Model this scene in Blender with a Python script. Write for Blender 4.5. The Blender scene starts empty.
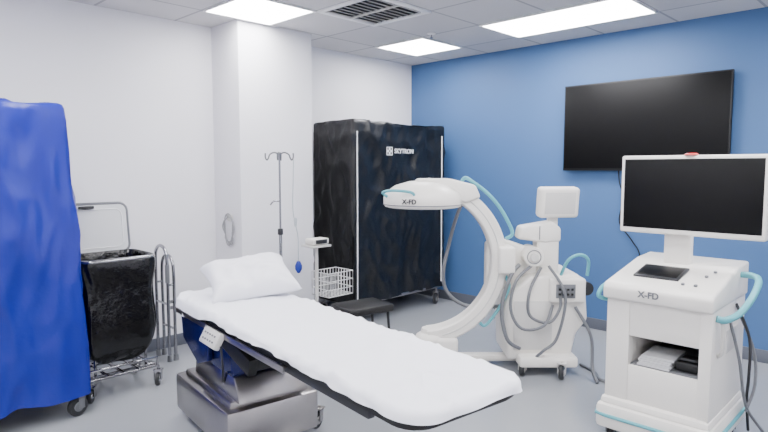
import bpy, bmesh, random
from math import *
from mathutils import Vector, Matrix, Euler, noise
random.seed(3)
SC=bpy.context.scene
COL=SC.collection
# ---------------------------------------------------------------- helpers
def lin(c):
    return tuple(((x/255)/12.92 if x/255<=0.04045 else (((x/255)+0.055)/1.055)**2.4) for x in c)+(1,)
def mat(name,rgb,rough=0.5,metal=0.0,var=0.04,nscale=8,bump=0.0,bscale=60,coat=0.0,emit=None,estr=0,spec=0.5,bdist=0.01):
    m=bpy.data.materials.new(name);m.use_nodes=True
    nt=m.node_tree;b=nt.nodes['Principled BSDF']
    c=lin(rgb)
    tc=nt.nodes.new('ShaderNodeTexCoord')
    nz=nt.nodes.new('ShaderNodeTexNoise');nz.inputs['Scale'].default_value=nscale;nz.inputs['Detail'].default_value=4
    nt.links.new(tc.outputs['Object'],nz.inputs['Vector'])
    mx=nt.nodes.new('ShaderNodeMix');mx.data_type='RGBA'
    mx.inputs['A'].default_value=tuple(x*(1-var) for x in c[:3])+(1,)
    mx.inputs['B'].default_value=tuple(min(1,x*(1+var)) for x in c[:3])+(1,)
    nt.links.new(nz.outputs['Fac'],mx.inputs['Factor'])
    nt.links.new(mx.outputs['Result'],b.inputs['Base Color'])
    b.inputs['Roughness'].default_value=rough;b.inputs['Metallic'].default_value=metal
    b.inputs['Coat Weight'].default_value=coat
    b.inputs['Specular IOR Level'].default_value=spec
    if bump>0:
        n2=nt.nodes.new('ShaderNodeTexNoise');n2.inputs['Scale'].default_value=bscale;n2.inputs['Detail'].default_value=5
        nt.links.new(tc.outputs['Object'],n2.inputs['Vector'])
        bp=nt.nodes.new('ShaderNodeBump');bp.inputs['Strength'].default_value=bump;bp.inputs['Distance'].default_value=bdist
        nt.links.new(n2.outputs['Fac'],bp.inputs['Height']);nt.links.new(bp.outputs['Normal'],b.inputs['Normal'])
    if emit:
        b.inputs['Emission Color'].default_value=lin(emit);b.inputs['Emission Strength'].default_value=estr
    return m
def link(o,parent=None):
    COL.objects.link(o)
    if parent is not None: o.parent=parent
    return o
def finish(bm,name,m,parent=None,loc=(0,0,0),rot=(0,0,0),ang=35,smooth=True):
    bmesh.ops.recalc_face_normals(bm,faces=bm.faces[:])
    me=bpy.data.meshes.new(name);bm.to_mesh(me);bm.free()
    if smooth:
        for p in me.polygons:p.use_smooth=True
        me.set_sharp_from_angle(angle=radians(ang))
    if isinstance(m,(list,tuple)):
        for q in m: me.materials.append(q)
    else: me.materials.append(m)
    o=bpy.data.objects.new(name,me);o.location=loc;o.rotation_euler=rot
    return link(o,parent)
def thing(name,label,cat,loc=(0,0,0),rz=0,group=None):
    e=bpy.data.objects.new(name,None);e.empty_display_size=0.1
    e.location=loc;e.rotation_euler=(0,0,rz)
    e['label']=label;e['category']=cat
    if group:e['group']=group
    return link(e)
def tag(o,label,cat,group=None):
    o['label']=label;o['category']=cat
    if group:o['group']=group
    return o
def addbox(bm,c,s,rot=None,bev=0.004,seg=2):
    r=bmesh.ops.create_cube(bm,size=1)
    vs=r['verts']
    bmesh.ops.scale(bm,vec=s,verts=vs)
    if bev>0:
        es=list({e for v in vs for e in v.link_edges})
        rr=bmesh.ops.bevel(bm,geom=es,offset=min(bev,min(s)*0.45),segments=seg,profile=0.5,affect='EDGES')
        vs=list({v for f in rr['faces'] for v in f.verts}|{v for v in vs if v.is_valid})
    M=Matrix.Translation(c)
    if rot: M=M@Euler(rot).to_matrix().to_4x4()
    bmesh.ops.transform(bm,matrix=M,verts=vs)
def box(name,c,s,m,parent=None,bev=0.004,rot=(0,0,0),seg=2):
    bm=bmesh.new();addbox(bm,(0,0,0),s,None,bev,seg)
    return finish(bm,name,m,parent,c,rot)
def boxes(name,lst,m,parent=None,bev=0.004):
    bm=bmesh.new()
    for t in lst:
        addbox(bm,t[0],t[1],t[2] if len(t)>2 else None,bev)
    return finish(bm,name,m,parent)
def catmull(pts,res,closed=False):
    P=[Vector(p) for p in pts];n=len(P);out=[]
    rng=range(n if closed else n-1)
    for i in rng:
        if closed:a,b,c,d=P[(i-1)%n],P[i],P[(i+1)%n],P[(i+2)%n]
        else:
            a=P[max(i-1,0)];b=P[i];c=P[i+1];d=P[min(i+2,n-1)]
        for k in range(res):
            t=k/res
            out.append(0.5*((2*b)+(c-a)*t+(2*a-5*b+4*c-d)*t*t+(3*b-a-3*c+d)*t**3))
    if not closed: out.append(P[-1])
    return out
def addtube(bm,pts,r,seg=8,closed=False,res=6,smooth=True):
    P=catmull(pts,res,closed) if smooth else [Vector(p) for p in pts]
    n=len(P);rings=[]
    T=[]
    for i in range(n):
        if closed: t=P[(i+1)%n]-P[(i-1)%n]
        else: t=P[min(i+1,n-1)]-P[max(i-1,0)]
        T.append(t.normalized())
    up=Vector((0,0,1)) if abs(T[0].z)<0.9 else Vector((1,0,0))
    N=(up-T[0]*up.dot(T[0])).normalized()
    for i in range(n):
        N=(N-T[i]*N.dot(T[i]))
        if N.length<1e-6:N=T[i].orthogonal()
        N.normalize();B=T[i].cross(N)
        rings.append([bm.verts.new(P[i]+(N*cos(2*pi*k/seg)+B*sin(2*pi*k/seg))*r) for k in range(seg)])
    m=n if closed else n-1
    for i in range(m):
        a=rings[i];b=rings[(i+1)%n]
        for k in range(seg):
            bm.faces.new((a[k],a[(k+1)%seg],b[(k+1)%seg],b[k]))
    if not closed:
        bm.faces.new(rings[0][::-1]);bm.faces.new(rings[-1])
def tube(name,pts,r,m,parent=None,seg=8,closed=False,res=6,smooth=True):
    bm=bmesh.new();addtube(bm,pts,r,seg,closed,res,smooth)
    return finish(bm,name,m,parent,ang=50)
def tubes(name,lst,r,m,parent=None,seg=8,smooth=False):
    bm=bmesh.new()
    for p in lst:addtube(bm,p,r,seg,False,6,smooth)
    return finish(bm,name,m,parent,ang=50)
def addlathe(bm,prof,seg=32,M=None):
    rings=[];vs=[]
    for r,z in prof:
        if r<1e-5: rr=[bm.verts.new((0,0,z))]
        else: rr=[bm.verts.new((r*cos(2*pi*k/seg),r*sin(2*pi*k/seg),z)) for k in range(seg)]
        rings.append(rr);vs+=rr
    for a,b in zip(rings,rings[1:]):
        if len(a)==1 and len(b)==1: continue
        for k in range(seg):
            k2=(k+1)%seg
            if len(a)==1: bm.faces.new((a[0],b[k2],b[k]))
            elif len(b)==1: bm.faces.new((a[k],a[k2],b[0]))
            else: bm.faces.new((a[k],a[k2],b[k2],b[k]))
    if M is not None: bmesh.ops.transform(bm,matrix=M,verts=vs)
def lathe(name,prof,m,parent=None,loc=(0,0,0),rot=(0,0,0),seg=32):
    bm=bmesh.new();addlathe(bm,prof,seg)
    return finish(bm,name,m,parent,loc,rot)
def cyl(name,r,h,m,parent=None,loc=(0,0,0),rot=(0,0,0),seg=24,ch=0.003):
    return lathe(name,[(0,-h/2),(r-ch,-h/2),(r,-h/2+ch),(r,h/2-ch),(r-ch,h/2),(0,h/2)],m,parent,loc,rot,seg)
def prism(name,outline,depth,m,parent=None,loc=(0,0,0),rot=(0,0,0),bev=0.006,seg=2):
    """outline in local XZ, extruded along Y (centred)"""
    bm=bmesh.new()
    a=[bm.verts.new((x,-depth/2,z)) for x,z in outline]
    f=bm.faces.new(a)
    r=bmesh.ops.extrude_face_region(bm,geom=[f])
    bmesh.ops.translate(bm,vec=(0,depth,0),verts=[v for v in r['geom'] if isinstance(v,bmesh.types.BMVert)])
    bmesh.ops.recalc_face_normals(bm,faces=bm.faces[:])
    if bev>0: bmesh.ops.bevel(bm,geom=bm.edges[:],offset=bev,segments=seg,profile=0.5,affect='EDGES',clamp_overlap=True)
    return finish(bm,name,m,parent,loc,rot)
def rrect(w,h,r,n=6):
    out=[]
    for cx,cy,a0 in ((w/2-r,h/2-r,0),(-w/2+r,h/2-r,90),(-w/2+r,-h/2+r,180),(w/2-r,-h/2+r,270)):
        for k in range(n+1):
            a=radians(a0+90*k/n);out.append((cx+r*cos(a),cy+r*sin(a)))
    return out
def text(name,s,size,m,parent,loc,rot,ext=0.0006,bold=0.0):
    cu=bpy.data.curves.new('txt','FONT');cu.body=s;cu.size=size;cu.extrude=ext;cu.offset=bold
    cu.align_x='CENTER';cu.align_y='CENTER'
    o=bpy.data.objects.new('txt',cu);COL.objects.link(o)
    bpy.context.view_layer.update()
    me=bpy.data.meshes.new_from_object(o.evaluated_get(bpy.context.evaluated_depsgraph_get()))
    bpy.data.objects.remove(o)
    me.materials.clear();me.materials.append(m)
    q=bpy.data.objects.new(name,me);q.location=loc;q.rotation_euler=rot
    return link(q,parent)
def caster(parent,x,y,r,mw,mf,ztop,rz=0.3,w=0.03):
    bm=bmesh.new()
    addbox(bm,(0.02,0,2*r+0.012),(0.05,w+0.03,0.012),None,0.002)
    for s in (-1,1):
        addbox(bm,(0.012,s*(w/2+0.01),r*1.5),(0.035,0.005,r*1.35),None,0.001)
    addlathe(bm,[(0,0),(0.011,0),(0.011,max(0.01,ztop-2*r-0.012)),(0,max(0.01,ztop-2*r-0.012))],12,Matrix.Translation((0.02,0,2*r+0.014)))
    f=finish(bm,'caster',mf,parent,(x,y,0),(0,0,rz))
    lathe('wheel',[(0,-w/2),(r*0.85,-w/2),(r,-w/4),(r,w/4),(r*0.85,w/2),(0,w/2)],mw,f,(0,0,r),(pi/2,0,0),20)
    lathe('hub',[(0,-w/2-0.004),(r*0.45,-w/2-0.004),(r*0.5,-w/2),(r*0.5,w/2),(r*0.45,w/2+0.004),(0,w/2+0.004)],mf,f,(0,0,r),(pi/2,0,0),16)
    return f
# ---------------------------------------------------------------- materials
M_white=mat('white_wall_paint',(238,237,241),0.75,var=0.012,nscale=2,bump=0.05,bscale=150)
M_blue=mat('blue_wall_paint',(68,104,152),0.6,var=0.03,nscale=1.2,bump=0.05,bscale=150)
M_base=mat('vinyl_baseboard',(92,96,106),0.5)
M_steel=mat('brushed_steel',(172,168,167),0.28,1.0,var=0.06,nscale=20)
M_chrome=mat('chrome',(160,160,164),0.15,1.0)
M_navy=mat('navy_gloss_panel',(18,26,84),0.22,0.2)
M_plas=mat('white_enamel_plastic',(233,229,222),0.38,var=0.01,coat=0.1)
M_plas2=mat('grey_white_plastic',(206,204,200),0.4,var=0.01)
M_grey=mat('grey_plastic',(106,108,112),0.45)
M_cord=mat('light_grey_cord',(160,160,162),0.5)
M_dark=mat('dark_grey_plastic',(34,35,38),0.45)
M_black=mat('black_rubber',(12,12,13),0.5)
M_screen=mat('black_screen',(4,4,5),0.45,var=0,spec=0.2)
M_teal=mat('teal_plastic',(92,168,178),0.35)
M_sheet=mat('white_cotton_sheet',(242,243,250),0.9,var=0.01,bump=0.15,bscale=20)
M_pillow=mat('white_pillowcase',(242,242,249),0.9,var=0.01,bump=0.12,bscale=16)
M_bluecover=mat('royal_blue_nylon',(8,26,138),0.40,var=0.10,nscale=4,bump=0.45,bscale=7,bdist=0.02)
M_blackcover=mat('black_nylon',(9,10,12),0.42,var=0.15,nscale=4,bump=0.6,bscale=9,bdist=0.02)
M_bag=mat('black_plastic_bag',(7,7,8),0.2,var=0.1,bump=0.7,bscale=14,bdist=0.02)
M_wirew=mat('white_wire',(228,228,226),0.4)
M_ltrim=mat('white_print',(240,240,240),0.6,var=0)
M_red=mat('red_plastic',(200,50,45),0.4)
M_bluebulb=mat('blue_rubber_bulb',(30,50,150),0.4)
M_paper=mat('white_paper',(195,196,198),0.8)
M_lidp=mat('white_lid_panel',(214,215,216),0.35)
M_clear=mat('clear_tubing',(180,186,192),0.3)
M_floor=mat('grey_vinyl_floor',(150,153,158),0.2,var=0.05,nscale=3,bump=0.03,bscale=20)
def ceiling_mat():
    m=bpy.data.materials.new('acoustic_tile_grid');m.use_nodes=True
    nt=m.node_tree;b=nt.nodes['Principled BSDF']
    tc=nt.nodes.new('ShaderNodeTexCoord')
    mp=nt.nodes.new('ShaderNodeMapping');mp.inputs['Location'].default_value=(-2.26,-4.16,0)
    nt.links.new(tc.outputs['Object'],mp.inputs['Vector'])
    br=nt.nodes.new('ShaderNodeTexBrick');br.offset=0;br.squash=1
    br.inputs['Scale'].default_value=1;br.inputs['Brick Width'].default_value=0.62;br.inputs['Row Height'].default_value=0.62
    br.inputs['Mortar Size'].default_value=0.011;br.inputs['Mortar Smooth'].default_value=0.15
    br.inputs['Color1'].default_value=lin((208,206,207));br.inputs['Color2'].default_value=lin((203,201,202))
    br.inputs['Mortar'].default_value=lin((162,161,164))
    nt.links.new(mp.outputs['Vector'],br.inputs['Vector'])
    nt.links.new(br.outputs['Color'],b.inputs['Base Color'])
    nz=nt.nodes.new('ShaderNodeTexNoise');nz.inputs['Scale'].default_value=180
    nt.links.new(tc.outputs['Object'],nz.inputs['Vector'])
    bp=nt.nodes.new('ShaderNodeBump');bp.inputs['Strength'].default_value=0.15;bp.inputs['Distance'].default_value=0.005
    nt.links.new(nz.outputs['Fac'],bp.inputs['Height']);nt.links.new(bp.outputs['Normal'],b.inputs['Normal'])
    b.inputs['Roughness'].default_value=0.9
    return m
M_ceil=ceiling_mat()
# ---------------------------------------------------------------- room
X0,X1,Y0,Y1,H=-1.7,5.17,-1.7,4.61,2.7
def struct(o): o['kind']='structure';return o
struct(box('floor',((X0+X1)/2,(Y0+Y1)/2,-0.05),(X1-X0+0.4,Y1-Y0+0.4,0.1),M_floor,bev=0))
cl=box('ceiling',(0,0,H+0.05),(14,14,0.1),M_ceil,bev=0);struct(cl)
struct(box('wall_north',((X0+X1)/2,Y1+0.1,H/2),(X1-X0+0.4,0.2,H),M_white,bev=0))
struct(box('wall_east',(X1+0.1,(Y0+Y1)/2,H/2),(0.2,Y1-Y0,H),M_blue,bev=0))
struct(box('wall_south',((X0+X1)/2,Y0-0.1,H/2),(X1-X0+0.4,0.2,H),M_white,bev=0))
struct(box('wall_west',(X0-0.1,(Y0+Y1)/2,H/2),(0.2,Y1-Y0,H),M_white,bev=0))
struct(box('wall_column',((2.587+3.343)/2,(4.188+4.62)/2,H/2),(0.756,0.432,H),M_white,bev=0.003))
struct(box('baseboard_north',((X0+2.587)/2,Y1-0.006,0.05),(2.587-X0,0.012,0.1),M_base,bev=0.002))
struct(box('baseboard_north',((3.343+X1)/2,Y1-0.006,0.05),(X1-3.343,0.012,0.1),M_base,bev=0.002))
struct(boxes('baseboard_column',[((2.581,4.4,0.05),(0.012,0.42,0.1)),((2.965,4.182,0.05),(0.78,0.012,0.1)),((3.349,4.4,0.05),(0.012,0.42,0.1))],M_base,bev=0.002))
struct(box('baseboard_east',(X1-0.006,(Y0+Y1)/2,0.05),(0.012,Y1-Y0,0.1),M_base,bev=0.002))
# ---------------------------------------------------------------- ceiling fittings
M_emit=mat('lit_diffuser',(255,255,255),0.5,var=0,emit=(253,252,255),estr=29)
def light(x0,x1,y0,y1,lab):
    t=thing('ceiling_light',lab,'ceiling light',((x0+x1)/2,(y0+y1)/2,H),0,'recessed ceiling light panels')
    w=x1-x0;d=y1-y0;fr=0.02
    boxes('frame',[((0,d/2-fr/2,-0.006),(w,fr,0.012)),((0,-d/2+fr/2,-0.006),(w,fr,0.012)),((w/2-fr/2,0,-0.006),(fr,d-2*fr,0.012)),((-w/2+fr/2,0,-0.006),(fr,d-2*fr,0.012))],M_ltrim,t,0.001)
    box('diffuser',(0,0,-0.004),(w-2*fr,d-2*fr,0.006),M_emit,t,0.001)
L1='square recessed white ceiling light panel, switched on';L2='long rectangular recessed ceiling light panel, switched on'
light(2.26,2.88,3.54,4.16,L1);light(4.12,4.74,3.54,4.16,L1);light(4.12,4.74,1.68,2.92,L2)
light(2.26,2.88,0.44,1.68,L2);light(0.40,1.02,2.30,3.54,L2);light(0.40,1.02,-0.80,0.44,L2);light(-1.46,-0.84,1.06,2.30,L2);light(3.50,4.12,-0.80,0.44,L2)  # unseen panels outside the view, added to light the room
v=thing('ceiling_vent','square white louvred air vent set in the ceiling','vent',(3.19,3.23,H))
boxes('frame',[((0,0.29,-0.008),(0.62,0.04,0.016)),((0,-0.29,-0.008),(0.62,0.04,0.016)),((0.29,0,-0.008),(0.04,0.54,0.016)),((-0.29,0,-0.008),(0.04,0.54,0.016))],M_ltrim,v,0.002)
box('duct_opening',(0,0,-0.0015),(0.54,0.54,0.003),M_black,v,0)
sl=[]
for i in range(9):
    y=-0.24+i*0.06
    sl.append(((-0.135,y,-0.008),(0.25,0.024,0.004),(0.6,0,0)))
    sl.append(((0.135,y,-0.008),(0.25,0.024,0.004),(0.6,0,0)))
sl.append(((0,0,-0.009),(0.02,0.54,0.012),(0,0,0)))
boxes('louvre',sl,M_plas2,v,0)
sp=thing('fire_sprinkler','small white sprinkler head under the ceiling','sprinkler',(4.08,3.40,H))
lathe('escutcheon',[(0,-0.012),(0.02,-0.012),(0.04,-0.003),(0.04,0),(0,0)],M_ltrim,sp)
lathe('deflector',[(0,-0.04),(0.016,-0.04),(0.016,-0.037),(0.006,-0.034),(0.006,-0.01),(0,-0.01)],M_chrome,sp)
# ---------------------------------------------------------------- television
tv=thing('television','large flat black wall-mounted television, switched off','television',(5.17,1.937,1.868))
bm=bmesh.new();addbox(bm,(-0.045,0,0),(0.035,1.39,0.785),None,0.006)
finish(bm,'casing',M_black,tv)
box('screen',(-0.064,0,0.004),(0.004,1.367,0.752),M_screen,tv,0.001)
for y in (0.2,-0.2): box('wall_bracket',(-0.0135,y,0),(0.027,0.04,0.4),M_dark,tv)
tube('power_cord',[(-0.03,0.18,-0.38),(-0.02,0.17,-0.5),(-0.02,0.13,-0.64),(-0.02,0.16,-0.85),(-0.02,0.05,-1.0),(-0.02,-0.03,-1.15),(-0.02,0.0,-1.5)],0.006,M_black,tv)
# ---------------------------------------------------------------- fabric covers
def cover(name,x0,x1,y0,y1,z0,z1,m,parent,amp,seed,sag=0.01,rnd=0.03,cuts=60,taper=0.0,topsag=0.0,zf=1.0):
    bm=bmesh.new();r=bmesh.ops.create_cube(bm,size=2)
    bmesh.ops.subdivide_edges(bm,edges=bm.edges[:],cuts=cuts,use_grid_fill=True)
    dl=[f for f in bm.faces if f.calc_center_median().z<-0.999]
    bmesh.ops.delete(bm,geom=dl,context='FACES')
    w,d,h=(x1-x0)/2,(y1-y0)/2,(z1-z0)/2
    for v_ in bm.verts:
        p=v_.co.copy()
        q=Vector((p.x*w,p.y*d,p.z*h))
        n=Vector((0,0,0))
        e=0.999
        if abs(p.x)>e:n.x=copysign(1,p.x)
        if abs(p.y)>e:n.y=copysign(1,p.y)
        if p.z>e:n.z=1
        inner=Vector((max(-w+rnd,min(w-rnd,q.x)),max(-d+rnd,min(d-rnd,q.y)),min(h-rnd,q.z)))
        dv=q-inner
        if dv.length>1e-6: q=inner+dv.normalized()*rnd
        ex=(1-abs(p.x)) if abs(p.x)<=e else 1
        ey=(1-abs(p.y)) if abs(p.y)<=e else 1
        ez=(1-p.z) if p.z<=e else 1
        wt=min(1,min(ex,ey)*3+0.12)*min(1,ez*4+0.3)
        s=Vector((seed,seed*2,0))
        a=noise.noise(Vector((q.x*2.2,q.y*2.2,q.z*1.6*zf))+s)
        rg=1-abs(noise.noise(Vector((q.x*4+q.z*2.2*zf,q.y*4,q.z*2.2*zf-q.x*2))+s))*3
        rg2=1-abs(noise.noise(Vector((q.x*8-q.z*4*zf,q.y*8,q.z*4*zf+q.x*4))+s*2))*3
        disp=amp*(a*1.1+rg*0.6+rg2*0.3)-sag
        if n.length>0: q+=n.normalized()*disp*wt
        if p.z<-0.99: q.z+=0.03*noise.noise(q*5)
        if topsag>0 and p.z>0.9: q.z-=topsag*(1-p.x*p.x)*(p.z-0.9)*10
        if taper:
            tz=(p.z+1)/2
            q.x-=taper*tz**1.3*(0.5+0.5*p.x)+0.008*noise.noise(Vector((q.z*4,seed,p.x)))
        v_.co=q
    bmesh.ops.translate(bm,vec=((x0+x1)/2,(y0+y1)/2,(z0+z1)/2),verts=bm.verts[:])
    return finish(bm,name,m,parent,ang=80)
bc=thing('covered_supply_cart','tall storage cart under a wrinkled royal blue nylon cover','cart',(0.62,4.0,0))
cover('cover',-0.62,0.59,-0.34,0.36,0.13,1.87,M_bluecover,bc,0.038,5.0,taper=0.09,rnd=0.035,topsag=0.01,zf=0.55,cuts=72)
boxes('shelf_frame',[((-0.02,0,0.17),(1.12,0.6,0.03)),((-0.55,-0.25,0.9),(0.025,0.025,1.5)),((0.44,-0.25,0.9),(0.025,0.025,1.5)),((-0.55,0.25,0.9),(0.025,0.025,1.5)),((0.44,0.25,0.9),(0.025,0.025,1.5))],M_steel,bc)
for x,y in ((-0.52,-0.27),(0.51,-0.29),(-0.52,0.27),(0.5,0.27)): caster(bc,x,y,0.06,M_dark,M_grey,0.155,0.2,0.035)
rk=thing('covered_storage_rack','tall wheeled rack under a fitted black nylon cover with white zips','rack',(4.305,4.245,0))
cover('cover',-0.685,0.685,-0.295,0.295,0.2,1.955,M_blackcover,rk,0.03,9.0,sag=0.016,cuts=64,topsag=0.012)
for x in (-0.63,0.62): tubes('zip',[[(x,-0.297,1.84),(x*0.998,-0.299,1.2),(x*1.003,-0.299,0.26)]],0.0065,M_ltrim,rk)
boxes('shelf_frame',[((0,0,0.2),(1.3,0.54,0.03)),((-0.6,-0.23,1.0),(0.025,0.025,1.65)),((0.6,-0.23,1.0),(0.025,0.025,1.65)),((-0.6,0.23,1.0),(0.025,0.025,1.65)),((0.6,0.23,1.0),(0.025,0.025,1.65))],M_steel,rk)
for x,y in ((-0.6,-0.24),(0.6,-0.24),(-0.6,0.24),(0.6,0.24)): caster(rk,x,y,0.06,M_dark,M_steel,0.19,0.4,0.035)
LG=-0.312
text('lettering','SKYTRON',0.062,M_ltrim,rk,(0.0,LG,1.665),(pi/2,0,0),0.002,0.001)
boxes('emblem',[((-0.21,LG,1.685),(0.022,0.003,0.022),(0,0,0)),((-0.21,LG,1.645),(0.022,0.003,0.022),(0,0,0)),((-0.23,LG,1.665),(0.022,0.003,0.022),(0,0,0)),((-0.19,LG,1.665),(0.022,0.003,0.022),(0,0,0)),
 ((-0.21,LG,1.702),(0.08,0.003,0.008),(0,0,0)),((-0.21,LG,1.628),(0.08,0.003,0.008),(0,0,0)),((-0.247,LG,1.665),(0.008,0.003,0.08),(0,0,0)),((-0.173,LG,1.665),(0.008,0.003,0.08),(0,0,0))],M_ltrim,rk,0)
# ---------------------------------------------------------------- linen hamper
hp=thing('linen_hamper','chrome-framed wheeled hamper with open white lid and black plastic bag','hamper',(1.47,4.03,0))
hw,hd=0.22,0.18
pw,pd_=0.165,0.125
tubes('frame',[[(-pw,-pd_,0.14),(-pw,-pd_,0.9)],[(pw,-pd_,0.14),(pw,-pd_,0.9)],[(-pw,pd_,0.14),(-pw,pd_,0.9)],[(pw,pd_,0.14),(pw,pd_,0.9)],
 [(-hw,-hd,0.14),(hw,-hd,0.14)],[(-hw,hd,0.14),(hw,hd,0.14)],[(-hw,-hd,0.14),(-hw,hd,0.14)],[(hw,-hd,0.14),(hw,hd,0.14)],[(-hw,-pd_,0.14),(hw,-pd_,0.14)],[(-hw,pd_,0.14),(hw,pd_,0.14)],
 [(-0.1,-hd,0.14),(-0.1,hd,0.14)],[(0.0,-hd,0.14),(0.0,hd,0.14)],[(0.1,-hd,0.14),(0.1,hd,0.14)],[(-hw,-hd,0.145),(-hw,-hd,0.20),(hw,-hd,0.20),(hw,-hd,0.145)]],0.010,M_chrome,hp)
o2=rrect(hw*2+0.03,hd*2+0.03,0.07)
tube('hoop',[(x,y,0.905) for x,y in o2],0.012,M_chrome,hp,closed=True,res=1)
bm=bmesh.new();rings=[]
full=[(0.85,0.35,0.02),(0.9,0.6,0.02),(0.96,0.88,0.006),(1.04,0.932,0.002),(1.12,0.905,0.006),(1.14,0.87,0.016),(1.12,0.82,0.03),(1.04,0.75,0.035),(1.03,0.68,0.045),(1.05,0.6,0.055),(1.09,0.52,0.055),(1.10,0.45,0.055),(1.06,0.38,0.06),(0.97,0.31,0.06),(0.80,0.245,0.05),(0.5,0.20,0.03),(0.15,0.185,0.01)]
ol=rrect(hw*2+0.0,hd*2+0.0,0.07,30)
for s,z,am in full:
    ring=[]
    for k,(x,y) in enumerate(ol):
        a=atan2(y,x)
        f=noise.noise(Vector((cos(a)*4,sin(a)*4,z*2.2)))+0.6*(0.5-1.6*abs(noise.noise(Vector((cos(a)*9+z*3,sin(a)*9,z*2.5+4)))))
        g=s+am*f*2.6
        zz=z
        if z<0.86: zz+=0.03*noise.noise(Vector((x*8,y*8,z)))
        ring.append(bm.verts.new((x*g,y*g,max(zz,0.165))))
    rings.append(ring)
for a,b in zip(rings,rings[1:]):
    n=len(a)
    for k in range(n): bm.faces.new((a[k],a[(k+1)%n],b[(k+1)%n],b[k]))
bm.faces.new(rings[-1])
bg=finish(bm,'bag',M_bag,hp,ang=80)
sb=bg.modifiers.new('s','SUBSURF');sb.levels=1;sb.render_levels=1
lid=bmesh.new()
lo=rrect(0.43,0.34,0.05)
a=[lid.verts.new((x,0,z)) for x,z in lo];f=lid.faces.new(a)
r=bmesh.ops.extrude_face_region(lid,geom=[f]);bmesh.ops.translate(lid,vec=(0,0.014,0),verts=[q for q in r['geom'] if isinstance(q,bmesh.types.BMVert)])
lidm=finish(lid,'lid',M_lidp,hp,(0.0,0.235,1.075),(-0.12,0,0))
tube('lid_rim',[(x,0.007,z) for x,z in rrect(0.44,0.35,0.055)],0.011,M_grey,lidm,closed=True,res=1)
tube('lid_ridge',[(x,-0.001,z) for x,z in rrect(0.36,0.27,0.05)],0.004,M_ltrim,lidm,closed=True,res=1)
box('lid_handle',(-0.06,-0.014,0.150),(0.10,0.024,0.02),M_dark,lidm)
for x,y in ((-hw,-hd),(hw,-hd),(-hw,hd),(hw,hd)): caster(hp,x,y,0.045,M_dark,M_chrome,0.13,0.9,0.028)
# chrome folded frame
fs=thing('walking_frame','folded chrome tube walking frame standing by the wall','walking frame',(1.97,4.36,0))
tube('tube_frame',[(0,-0.10,0.02),(0,-0.10,0.4),(0,-0.10,0.78),(0,-0.07,0.87),(0,0,0.90),(0,0.07,0.87),(0,0.10,0.78),(0,0.10,0.4),(0,0.10,0.02)],0.013,M_chrome,fs)
tube('tube_frame',[(0.05,-0.10,0.02),(0.05,-0.10,0.4),(0.05,-0.10,0.70),(0.05,-0.07,0.79),(0.05,0,0.82),(0.05,0.07,0.79),(0.05,0.10,0.70),(0.05,0.10,0.4),(0.05,0.10,0.02)],0.013,M_chrome,fs)
for c in ([(0,-0.10,0.45),(0,0.10,0.45)],[(0.05,-0.10,0.25),(0.05,0.10,0.25)],[(-0.004,-0.10,0.6),(0.054,-0.10,0.6)],[(-0.004,0.10,0.6),(0.054,0.10,0.6)]): tubes('cross_bar',[c],0.009,M_chrome,fs)
tube('hand_grip',[(0,-0.10,0.62),(0,-0.10,0.69),(0,-0.10,0.76)],0.018,M_grey,fs)
for x in (0,0.05):
    for y in (-0.10,0.10):
        lathe('rubber_tip',[(0,0),(0.02,0),(0.016,0.05),(0,0.05)],M_grey,fs,(x,y,0))
ol_=thing('wall_outlet','white double power socket on the white wall','power socket',(2.16,4.61,0.36))
box('cover_plate',(0,-0.004,0),(0.075,0.008,0.115),M_ltrim,ol_,0.002)
for z in (-0.025,0.025): boxes('socket',[((0,-0.009,z),(0.032,0.003,0.028)),((-0.006,-0.011,z),(0.003,0.002,0.01)),((0.006,-0.011,z),(0.003,0.002,0.01))],M_grey,ol_,0)
cd=thing('coiled_cable','pale grey cable coiled on a round hook on the pillar','cable',(2.587,4.345,1.08))
cyl('hook',0.03,0.03,M_plas2,cd,(-0.015,0,0.0),(0,pi/2,0))
pts=[]
for i in range(70):
    a=i/70*2*pi*5
    pts.append((-0.024-0.012*(i%15)/15,0.075*sin(a)*(1+0.25*sin(i*1.3)),-0.10+0.12*cos(a)*(1+0.15*sin(i*0.7))))
tube('cable_loops',pts,0.004,M_cord,cd,seg=6,res=3)
# ---------------------------------------------------------------- IV pole
iv=thing('iv_pole','tall chrome drip stand with four hooks and clear tubing','drip stand',(2.77,3.9,0))
tubes('pole',[[(0,0,0.1),(0,0,1.0)]],0.013,M_chrome,iv)
tubes('extension_rod',[[(0,0,0.95),(0,0,1.62)]],0.008,M_chrome,iv)
for a in (-0.75,2.39,0.82,3.96):
    c,s=cos(a),sin(a)
    tube('hook',[(0,0,1.61),(0.04*c,0.04*s,1.625),(0.075*c,0.075*s,1.61),(0.088*c,0.088*s,1.58),(0.1*c,0.1*s,1.565),(0.112*c,0.112*s,1.585),(0.112*c,0.112*s,1.62)],0.006,M_grey,iv,6)
cyl('height_clamp',0.022,0.05,M_dark,iv,(0,0,0.98))
tube('clamp_lever',[(0,0,1.23),(-0.04,0.03,1.23),(-0.06,0.05,1.20)],0.006,M_chrome,iv)
st=[[(0,0,0.1),(0.12*cos(a),0.12*sin(a),0.09),(0.27*cos(a),0.27*sin(a),0.07)] for a in [i*2*pi/5 for i in range(5)]]
for q in st: tubes('base_leg',[q],0.012,M_chrome,iv)
for i in range(5):
    a=i*2*pi/5;caster(iv,0.26*cos(a),0.26*sin(a),0.025,M_dark,M_dark,0.07,a,0.02)
tube('tubing',[(0.082,-0.08,1.57),(0.075,-0.08,1.4),(0.07,-0.08,1.15),(0.1,-0.1,0.95),(0.10,-0.105,0.8),(0.10,-0.105,0.74)],0.004,M_clear,iv,seg=6)
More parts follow.
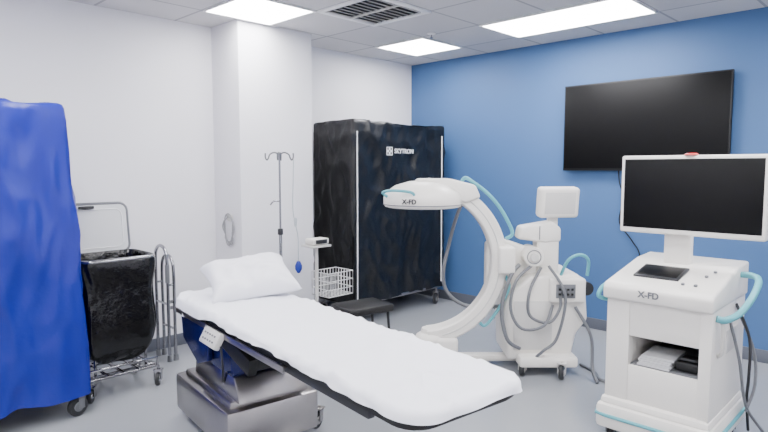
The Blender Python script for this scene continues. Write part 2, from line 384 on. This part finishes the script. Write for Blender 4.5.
lathe('drip_chamber',[(0,-0.04),(0.01,-0.035),(0.014,0.02),(0.008,0.035),(0,0.035)],M_clear,iv,(0.085,-0.09,1.06))
lathe('squeeze_bulb',[(0,-0.055),(0.012,-0.05),(0.028,-0.02),(0.029,0.01),(0.014,0.045),(0,0.05)],M_bluebulb,iv,(0.10,-0.105,0.69))
# ---------------------------------------------------------------- vital signs stand with basket
vs=thing('vital_signs_stand','white roll stand with small monitor and wire basket','medical stand',(3.07,3.81,0))
tubes('pole',[[(0,0,0.08),(0,0,0.83)]],0.016,M_plas2,vs)
box('monitor_unit',(0.0,-0.01,0.885),(0.17,0.12,0.05),M_plas,vs,0.012)
box('monitor_screen',(0.0,-0.072,0.885),(0.12,0.004,0.034),M_dark,vs,0.001)
box('device_shelf',(0,0,0.845),(0.20,0.16,0.018),M_plas2,vs)
wl=[]
bx0,bx1,by0,by1,bz0,bz1=0.0,0.27,-0.16,0.06,0.42,0.62
for z in (bz0,0.48,0.55,bz1):
    wl+= [[(bx0,by0,z),(bx1,by0,z)],[(bx1,by0,z),(bx1,by1,z)],[(bx1,by1,z),(bx0,by1,z)],[(bx0,by1,z),(bx0,by0,z)]]
for i in range(9):
    x=bx0+(bx1-bx0)*i/8;wl+=[[(x,by0,bz0),(x,by0,bz1)],[(x,by1,bz0),(x,by1,bz1)],[(x,by0,bz0),(x,by1,bz0)]]
for i in range(7):
    y=by0+(by1-by0)*i/6;wl+=[[(bx0,y,bz0),(bx0,y,bz1)],[(bx1,y,bz0),(bx1,y,bz1)]]
tubes('wire_basket',wl,0.0035,M_wirew,vs,seg=5)
for i in range(5):
    a=0.3+i*2*pi/5
    tubes('base_leg',[[(0,0,0.1),(0.24*cos(a),0.24*sin(a),0.07)]],0.014,M_plas2,vs)
    caster(vs,0.23*cos(a),0.23*sin(a),0.025,M_dark,M_dark,0.07,a,0.02)
sto=thing('step_stool','low black padded step stool beside the table','stool',(3.02,3.19,0),-0.2)
box('padded_top',(0,0,0.43),(0.40,0.30,0.06),M_black,sto,0.02)
for x in (-1,1):
    for y in (-1,1): tubes('leg',[[(x*0.16,y*0.11,0.41),(x*0.18,y*0.13,0.0)]],0.011,M_dark,sto)
# ---------------------------------------------------------------- operating table
RZ=-radians(7.4)
ot=thing('operating_table','stainless steel operating table with navy column and narrow black pad','operating table',(1.685,2.165,0),RZ)
bm=bmesh.new()
addbox(bm,(0,0.73,0.15),(0.54,0.78,0.22),None,0.02)
addbox(bm,(0,0.72,0.27),(0.46,0.66,0.05),None,0.012)
finish(bm,'base',M_steel,ot)
prism('column_shroud',[(-0.33,0),(0.30,0),(0.27,0.13),(-0.27,0.13)],0.40,M_steel,ot,(0,0.68,0.285),(0,0,pi/2),0.012)
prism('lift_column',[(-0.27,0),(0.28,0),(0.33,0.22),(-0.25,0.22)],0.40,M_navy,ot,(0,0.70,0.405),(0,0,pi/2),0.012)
boxes('side_frame',[((-0.235,0.10,0.655),(0.03,1.85,0.03)),((0.235,0.10,0.655),(0.03,1.85,0.03)),((0,0.9,0.655),(0.46,0.04,0.03)),((0,0.3,0.655),(0.46,0.04,0.03)),((0,-0.5,0.655),(0.46,0.04,0.03))],M_dark,ot)
boxes('tilt_mechanism',[((-0.20,0.42,0.585),(0.05,0.50,0.09),(0.22,0,0)),((0.20,0.42,0.585),(0.05,0.50,0.09),(0.22,0,0)),((0,0.24,0.55),(0.38,0.10,0.08),(0.2,0,0))],M_black,ot,0.01)
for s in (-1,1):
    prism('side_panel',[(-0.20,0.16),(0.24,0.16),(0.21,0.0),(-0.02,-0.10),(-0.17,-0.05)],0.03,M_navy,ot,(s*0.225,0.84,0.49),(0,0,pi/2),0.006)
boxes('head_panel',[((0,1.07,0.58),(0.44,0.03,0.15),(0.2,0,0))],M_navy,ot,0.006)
for s in (-1,1):
    boxes('side_rail',[((s*0.29,0.35,0.675),(0.010,1.3,0.028))]+[((s*0.27,y,0.675),(0.04,0.03,0.016)) for y in (-0.25,0.2,0.6,0.95)],M_steel,ot,0.002)
bm=bmesh.new()
pl=rrect(0.54,2.17,0.10,6)
for z0,z1,sc in ((0.68,0.69,0.99),(0.69,0.742,1.0)):
    a=[bm.verts.new((x*sc,0.0+y*sc,z0)) for x,y in pl];f=bm.faces.new(a)
    r=bmesh.ops.extrude_face_region(bm,geom=[f]);bmesh.ops.translate(bm,vec=(0,0,z1-z0),verts=[q for q in r['geom'] if isinstance(q,bmesh.types.BMVert)])
finish(bm,'mattress_pad',M_black,ot)
hc=box('hand_control',(-0.315,0.40,0.65),(0.035,0.20,0.085),M_plas2,ot,0.01,(0,0.5,0))
for i in range(5):
    for j in (-1,1): box('button',(-0.019,-0.06+0.03*i,0.015*j),(0.004,0.014,0.009),M_grey,hc,0.001)
tube('control_cord',[(-0.31,0.30,0.63),(-0.32,0.26,0.54),(-0.30,0.30,0.45),(-0.2,0.5,0.42)],0.006,M_black,ot)
for x,y in ((-0.2,0.42),(0.30,0.42),(-0.2,1.02),(0.2,1.02)): caster(ot,x,y,0.05,M_dark,M_steel,0.125,0.5,0.035)
def sheet():
    bm=bmesh.new();W,L=0.55,2.20
    ol=rrect(W,L,0.12,10)
    dense=[]
    n=len(ol)
    for i in range(n):
        a=Vector(ol[i]);b=Vector(ol[(i+1)%n]);k=max(1,int((b-a).length/0.02))
        for j in range(k): dense.append(a.lerp(b,j/k))
    rings=[]
    S=[0.0,0.1,0.2,0.3,0.4,0.5,0.6,0.7,0.78,0.86,0.92,0.97,1.0]
    core=(L-W)/2
    for s in S:
        ring=[]
        for p in dense:
            c=Vector((0,max(-core,min(core,p.y))))
            q=c+(p-c)*s
            h=0.75+0.003*noise.noise(Vector((q.x*6,q.y*4,1)))+0.010*max(0,1-abs(noise.noise(Vector((q.x*4+q.y*2.5,q.y*4-q.x*2,3))))*9)+0.007*max(0,1-abs(noise.noise(Vector((q.x*9-q.y*5,q.y*5,6))))*8)
            if q.y>0.6: h+=0.016*noise.noise(Vector((q.x*9,q.y*9,2)))*min(1,(q.y-0.6)/0.2)
            if s>0.98:h-=0.003
            ring.append(bm.verts.new((q.x,q.y,max(h,0.7435))))
        rings.append(ring)
    for t in (0.12,0.35,0.65,1.0):
        ring=[]
        for p in dense:
            c=Vector((0,max(-core,min(core,p.y))))
            d=(p-c).normalized()
            drop=0.030+0.018*noise.noise(Vector((p.x*3,p.y*3,7)))
            if p.y>0.45: drop+=0.05*min(1,(p.y-0.45)/0.35)
            wv=0.014*noise.noise(Vector((p.x*14,p.y*14,t)))*t
            out=0.010*sin(t*pi/2)+max(-0.012,wv)+0.008
            ring.append(bm.verts.new((p.x+d.x*out,p.y+d.y*out,0.744-drop*t)))
        rings.append(ring)
    n=len(dense)
    for a,b in zip(rings,rings[1:]):
        for k in range(n): bm.faces.new((a[k],a[(k+1)%n],b[(k+1)%n],b[k]))
    bmesh.ops.remove_doubles(bm,verts=bm.verts[:],dist=0.0005)
    o=finish(bm,'bed_sheet',M_sheet,None,(1.685,2.165,0),(0,0,RZ),ang=80)
    tag(o,'white cotton sheet spread over the operating table','sheet')
sheet()
def pillow():
    bm=bmesh.new();n=44;w,d,t=0.262,0.20,0.09
    top={};bot={}
    for i in range(n+1):
        for j in range(n+1):
            u=-1+2*i/n;v_=-1+2*j/n
            e=max(0,(1-u**4))*max(0,(1-v_**4))
            hh=t*e**0.45
            x=w*u*(1-0.13*(1-v_*v_)*abs(u)**3);y=d*v_*(1-0.13*(1-u*u)*abs(v_)**3)
            wr=0.016*noise.noise(Vector((x*7,y*7,3)))+0.012*(1-3*abs(noise.noise(Vector((x*9,y*14,8)))))
            zt=hh*(1+0.2*noise.noise(Vector((x*4,y*4,0))))+wr*e
            edge=(i in(0,n) or j in (0,n))
            top[i,j]=bm.verts.new((x,y,zt if not edge else 0))
            bot[i,j]=top[i,j] if edge else bm.verts.new((x,y,-hh*0.5))
    for i in range(n):
        for j in range(n):
            bm.faces.new((top[i,j],top[i+1,j],top[i+1,j+1],top[i,j+1]))
            bm.faces.new((bot[i,j+1],bot[i+1,j+1],bot[i+1,j],bot[i,j]))
    o=finish(bm,'pillow',M_pillow,None,(1.875,2.955,0.84),(radians(20),radians(-4),RZ+radians(-12)),ang=80)
    tag(o,'plump white pillow on the head of the operating table','pillow')
pillow()
# ---------------------------------------------------------------- C-arm
RC=radians(44.4-90)
ca=thing('c_arm_x_ray','white mobile C-arm x-ray machine with teal handles','x-ray machine',(3.20,2.74,0),RC)
cz=0.82
bm=bmesh.new();NA=56
R0,R1,hwid=0.50,0.61,0.075
prev=None
cs=[(R0,-hwid+0.012),(R0+0.012,-hwid),(R1-0.012,-hwid),(R1,-hwid+0.012),(R1,hwid-0.012),(R1-0.012,hwid),(R0+0.012,hwid),(R0,hwid-0.012)]
for i in range(NA+1):
    a=radians(86-172*i/NA)
    ring=[bm.verts.new((r*cos(a),y,cz+r*sin(a))) for r,y in cs]
    if prev:
        for k in range(8): bm.faces.new((prev[k],prev[(k+1)%8],ring[(k+1)%8],ring[k]))
    else: bm.faces.new(ring)
    prev=ring
bm.faces.new(prev[::-1])
finish(bm,'c_shaped_arm',M_plas,ca)
tube('guide_groove',[(0.555*cos(radians(a)),-(hwid+0.0005),cz+0.555*sin(radians(a))) for a in range(55,-80,-5)],0.005,M_plas2,ca,res=1,seg=6)
lathe('detector_housing',[(0,0),(0.25,0),(0.275,0.008),(0.285,0.03),(0.285,0.075),(0.27,0.11),(0.20,0.16),(0.10,0.19),(0,0.195)],M_plas,ca,(0.0,0,1.215),seg=48)
lathe('detector_seam',[(0.283,0),(0.2875,0.001),(0.2875,0.005),(0.283,0.006)],M_grey,ca,(0.0,0,1.236),seg=48)
lathe('detector_face',[(0,-0.006),(0.22,-0.006),(0.23,0),(0,0)],M_dark,ca,(0.0,0,1.216))
prism('detector_mount',[(-0.12,-0.02),(0.30,-0.10),(0.40,-0.06),(0.36,0.03),(0.18,0.075),(-0.05,0.075)],0.20,M_plas,ca,(0.01,0,1.35),(0,0,0),0.02,3)
text('lettering','X-FD',0.046,M_dark,ca,(-0.11,-0.271,1.268),(pi/2,0,-0.40),0.001,0.0015)
tube('detector_handle',[(-0.26,-0.14,1.30),(-0.29,-0.17,1.33),(-0.22,-0.23,1.345),(-0.10,-0.27,1.335),(-0.07,-0.25,1.305)],0.010,M_teal,ca)
tube('arm_handle',[(0.27,-0.05,1.39),(0.30,-0.05,1.43)]+[(0.680*cos(radians(a)),-0.05,cz+0.680*sin(radians(a))) for a in (58,48,38,28,18)]+[(0.60,-0.05,0.99)],0.013,M_teal,ca)
tube('arm_handle',[(0.60,-0.05,0.72)]+[(0.655*cos(radians(a)),-0.05,cz+0.655*sin(radians(a))) for a in (-16,-26,-36,-46)]+[(0.40,-0.05,0.40)],0.012,M_teal,ca)
lathe('x_ray_source',[(0,0),(0.10,0),(0.115,0.02),(0.115,0.12),(0.10,0.15),(0.07,0.17),(0.06,0.20),(0,0.20)],M_plas,ca,(0.06,0,0.12))
box('source_housing',(0.12,0,0.20),(0.28,0.20,0.13),M_plas,ca,0.03,seg=3)
prism('arm_carriage',[(0.46,0.66),(0.46,1.0),(0.60,1.02),(0.78,0.96),(0.84,0.90),(0.84,0.70),(0.70,0.64)],0.13,M_plas,ca,(0.02,0.10,-0.05),(0,0,0),0.02,3)
box('orbital_bracket',(0.60,0.0,0.84),(0.12,0.24,0.20),M_plas,ca,0.02,seg=3)
cyl('pivot_joint',0.07,0.20,M_plas,ca,(0.80,0.02,0.86),(pi/2,0,0))
lathe('joint_ring',[(0.045,0),(0.052,0),(0.052,0.004),(0.045,0.004)],M_grey,ca,(0.80,-0.079,0.86),(pi/2,0,0),28)
cyl('brake_knob',0.03,0.03,M_plas2,ca,(0.80,-0.095,0.86),(pi/2,0,0))
prism('horizontal_arm',[(0.70,0.98),(0.72,1.07),(0.95,1.11),(1.02,1.06),(1.02,0.96),(0.90,0.95)],0.14,M_plas,ca,(0,0.08,0),(0,0,0),0.02,3)
box('arm_seam',(0.86,0.007,1.025),(0.006,0.004,0.10),M_grey,ca,0)
box('lift_column',(0.93,0.10,0.86),(0.16,0.16,0.42),M_plas,ca,0.02,seg=3)
prism('cabinet_body',[(0.62,0.10),(0.60,0.50),(0.66,0.62),(0.78,0.72),(1.12,0.74),(1.18,0.66),(1.20,0.40),(1.12,0.30),(1.08,0.10)],0.44,M_plas,ca,(0,0.14,0),(0,0,0),0.025,3)
box('front_panel',(0.80,-0.085,0.36),(0.28,0.012,0.36),M_plas2,ca,0.005)
box('control_box',(1.04,-0.04,0.62),(0.26,0.16,0.18),M_plas,ca,0.02,seg=3)
box('connector_plate',(1.02,-0.125,0.62),(0.14,0.01,0.10),M_grey,ca,0.003)
for i in range(4):
    for j in range(2): box('connector',(0.975+0.03*i,-0.133,0.60+0.035*j),(0.016,0.012,0.016),M_dark,ca,0.002)
boxes('base_chassis',[((0.42,0.14,0.055),(1.0,0.10,0.05)),((0.90,0.14,0.11),(0.42,0.62,0.08))],M_plas,ca,0.02)
box('display_neck',(0.97,0.08,1.08),(0.07,0.06,0.14),M_plas,ca,0.01)
dm=box('display_housing',(0.995,0.04,1.25),(0.30,0.10,0.225),M_plas,ca,0.025,(0.12,0,0.12),3)
box('display_seam',(0,-0.0515,-0.0),(0.23,0.003,0.16),M_plas2,dm,0.001)
tube('push_handle',[(1.0,-0.06,0.72),(1.04,-0.10,0.84),(1.12,-0.10,0.88),(1.19,-0.08,0.84),(1.20,-0.04,0.72)],0.012,M_teal,ca)
cb=[[(0.40,0.10,1.33),(0.30,0.2,1.2),(0.22,0.25,0.9),(0.18,0.25,0.65),(0.24,0.25,0.5),(0.40,0.22,0.42),(0.62,0.15,0.45)],
 [(0.80,-0.05,0.80),(0.66,-0.14,0.7),(0.62,-0.16,0.5),(0.70,-0.17,0.36),(0.86,-0.16,0.38),(0.93,-0.12,0.52)],
 [(0.86,-0.05,0.78),(0.76,-0.13,0.62),(0.76,-0.15,0.45),(0.90,-0.15,0.40),(0.98,-0.13,0.5),(0.98,-0.12,0.6)],
 [(0.90,-0.10,0.8),(1.0,-0.18,0.6),(0.95,-0.18,0.3),(0.85,-0.18,0.2),(0.80,-0.12,0.12)],
 [(0.70,-0.05,0.80),(0.62,-0.12,0.72),(0.56,-0.14,0.50),(0.60,-0.15,0.28),(0.70,-0.12,0.20)]]
for i,c in enumerate(cb): tube('cable',c,0.014 if i in(0,4) else 0.011,M_grey,ca)
fc=tube('floor_cable',[(4.11,1.93,0.012),(4.02,1.78,0.012),(3.90,1.68,0.012),(3.93,1.52,0.012),(4.02,1.42,0.012),(3.85,1.33,0.012)],0.012,M_grey)
tag(fc,'thick grey power cable lying on the floor between the machines','cable')
tube('mains_cable',[(1.1,-0.1,0.5),(1.2,-0.15,0.3),(1.20,-0.2,0.08),(1.2,-0.3,0.012)],0.012,M_grey,ca)
for x,y in ((0.98,-0.20),(0.98,0.42),(0.72,-0.12),(0.02,0.14)): caster(ca,x,y,0.035 if x<0.1 else 0.05,M_dark,M_plas2,0.08 if x<0.1 else 0.11,1.2,0.035)
cyl('cable_reel',0.05,0.05,M_dark,ca,(1.20,-0.02,0.62),(pi/2,0,0))
# ---------------------------------------------------------------- workstation
ws=thing('imaging_workstation','white wheeled imaging workstation with monitor and teal handles','medical workstation',(3.38,1.045,0))
fx=-0.31
boxes('cabinet',[((-0.005,0.195,0.52),(0.61,0.12,0.60)),((-0.005,-0.235,0.52),(0.61,0.055,0.60)),((-0.003,-0.0362,0.715),(0.605,0.3424,0.21)),((-0.003,-0.0362,0.335),(0.605,0.3424,0.23)),((0.26,-0.0362,0.52),(0.06,0.3424,0.16))],M_plas,ws,0.003)
box('niche_back',(0.2,-0.0362,0.53),(0.02,0.34,0.155),M_dark,ws,0)
box('niche_floor',(-0.05,-0.0362,0.4535),(0.48,0.335,0.006),M_grey,ws,0.001)
box('side_vent',(0.05,-0.264,0.60),(0.22,0.004,0.12),M_plas2,ws,0.001)
prism('console',[(fx-0.03,0.80),(fx-0.035,0.865),(fx-0.01,0.89),(0.12,0.975),(0.32,0.985),(0.32,0.80)],0.54,M_plas,ws,(0,0.0,0),(0,0,0),0.014,3)
text('lettering','X-FD',0.046,M_grey,ws,(fx-0.0365,0.03,0.847),(pi/2,0,-pi/2),0.001,0.0015)
sA=-atan2(0.085,0.42)
tp=box('touch_panel',(-0.11,0.05,0.936),(0.19,0.23,0.012),M_dark,ws,0.004,(0,sA,0))
box('panel_glass',(0,0,0.0065),(0.15,0.20,0.002),M_screen,tp,0.0005)
for i,(x,y) in enumerate(((-0.24,-0.10),(-0.24,-0.16),(-0.10,-0.17),(-0.02,-0.19))):
    cyl('button',0.009,0.01,M_grey,ws,(x,y,0.937+(x+0.11)*0.2),(0,sA,0),16,0.002)
boxes('base_shroud',[((-0.01,0,0.15),(0.70,0.58,0.14)),((-0.01,0,0.225),(0.65,0.55,0.06))],M_plas,ws,0.03)
tube('bumper_strip',[(0.34,0.295,0.16),(-0.3,0.295,0.16),(-0.352,0.28,0.16),(-0.364,0.23,0.16),(-0.364,-0.23,0.16),(-0.352,-0.28,0.16),(-0.3,-0.295,0.16),(0.34,-0.295,0.16)],0.010,M_teal,ws,smooth=False)
box('monitor_stand',(0.09,0.03,1.05),(0.06,0.14,0.20),M_plas,ws,0.01)
mo=box('monitor',(0.03,-0.036,1.35),(0.05,0.735,0.44),M_plas,ws,0.012,seg=3)
box('screen',(-0.0255,0,0.005),(0.003,0.695,0.39),M_screen,mo,0.001)
lathe('indicator_lamp',[(0,0.012),(0.025,0.011),(0.034,0.005),(0.036,0),(0,0)],M_red,mo,(-0.005,0.0,0.22))
tube('side_handle',[(0.15,-0.27,0.93),(0.12,-0.33,0.935),(0.06,-0.37,0.92),(-0.08,-0.375,0.86),(-0.18,-0.345,0.79),(-0.24,-0.30,0.76),(-0.26,-0.265,0.765)],0.017,M_teal,ws)
tube('side_handle',[(-0.20,-0.262,0.76),(-0.235,-0.29,0.72),(-0.235,-0.29,0.60),(-0.20,-0.262,0.56)],0.010,M_plas2,ws)
tube('side_handle',[(-0.25,0.26,0.88),(-0.30,0.29,0.85),(-0.32,0.30,0.80),(-0.27,0.26,0.78)],0.012,M_teal,ws)
for k,c in enumerate(([(0.1,-0.265,0.78),(0.12,-0.33,0.6),(0.1,-0.34,0.4),(0.18,-0.32,0.25),(0.25,-0.32,0.05)],[(0.0,-0.265,0.7),(0.02,-0.31,0.5),(0.06,-0.33,0.3),(0.16,-0.34,0.18),(0.3,-0.40,0.02)],[(0.2,-0.265,0.7),(0.24,-0.33,0.5),(0.2,-0.35,0.33),(0.12,-0.33,0.2)])):
    tube('cable',c,0.008,M_grey if k else M_dark,ws)
for x,y in ((-0.27,-0.23),(-0.27,0.23),(0.26,-0.23),(0.26,0.23)): caster(ws,x,y,0.035,M_dark,M_grey,0.09,0.2,0.03)
for i in range(5):
    o=box('paper_stack',(3.20+0.004*i,1.06-0.003*i,0.4625+0.011*i),(0.22,0.16,0.010),M_paper,None,0.001,(0,0,0.05*sin(i*2)))
    tag(o,'thin stack of white printer paper on the niche shelf','paper','paper pads in the workstation niche')
pd=thing('foot_pedal_switch','small black device stored in the niche','device',(3.20,0.905,0.457))
box('casing',(0,0,0.03),(0.16,0.11,0.05),M_black,pd,0.012)
box('switch_plate',(-0.03,0,0.06),(0.07,0.08,0.012),M_dark,pd,0.003,(0,0.2,0))
# ---------------------------------------------------------------- camera & world
cam=bpy.data.cameras.new('camera');co=bpy.data.objects.new('camera',cam);COL.objects.link(co)
cam.sensor_width=36;cam.lens=36*578/768;cam.clip_start=0.05
co.location=(0,0,1.5)
co.rotation_euler=(pi/2-atan(48/578),0,radians(44.4-90))
SC.camera=co
w=bpy.data.worlds.new('world');SC.world=w;w.use_nodes=True
w.node_tree.nodes['Background'].inputs[0].default_value=(0.8,0.85,0.9,1);w.node_tree.nodes['Background'].inputs[1].default_value=0.4
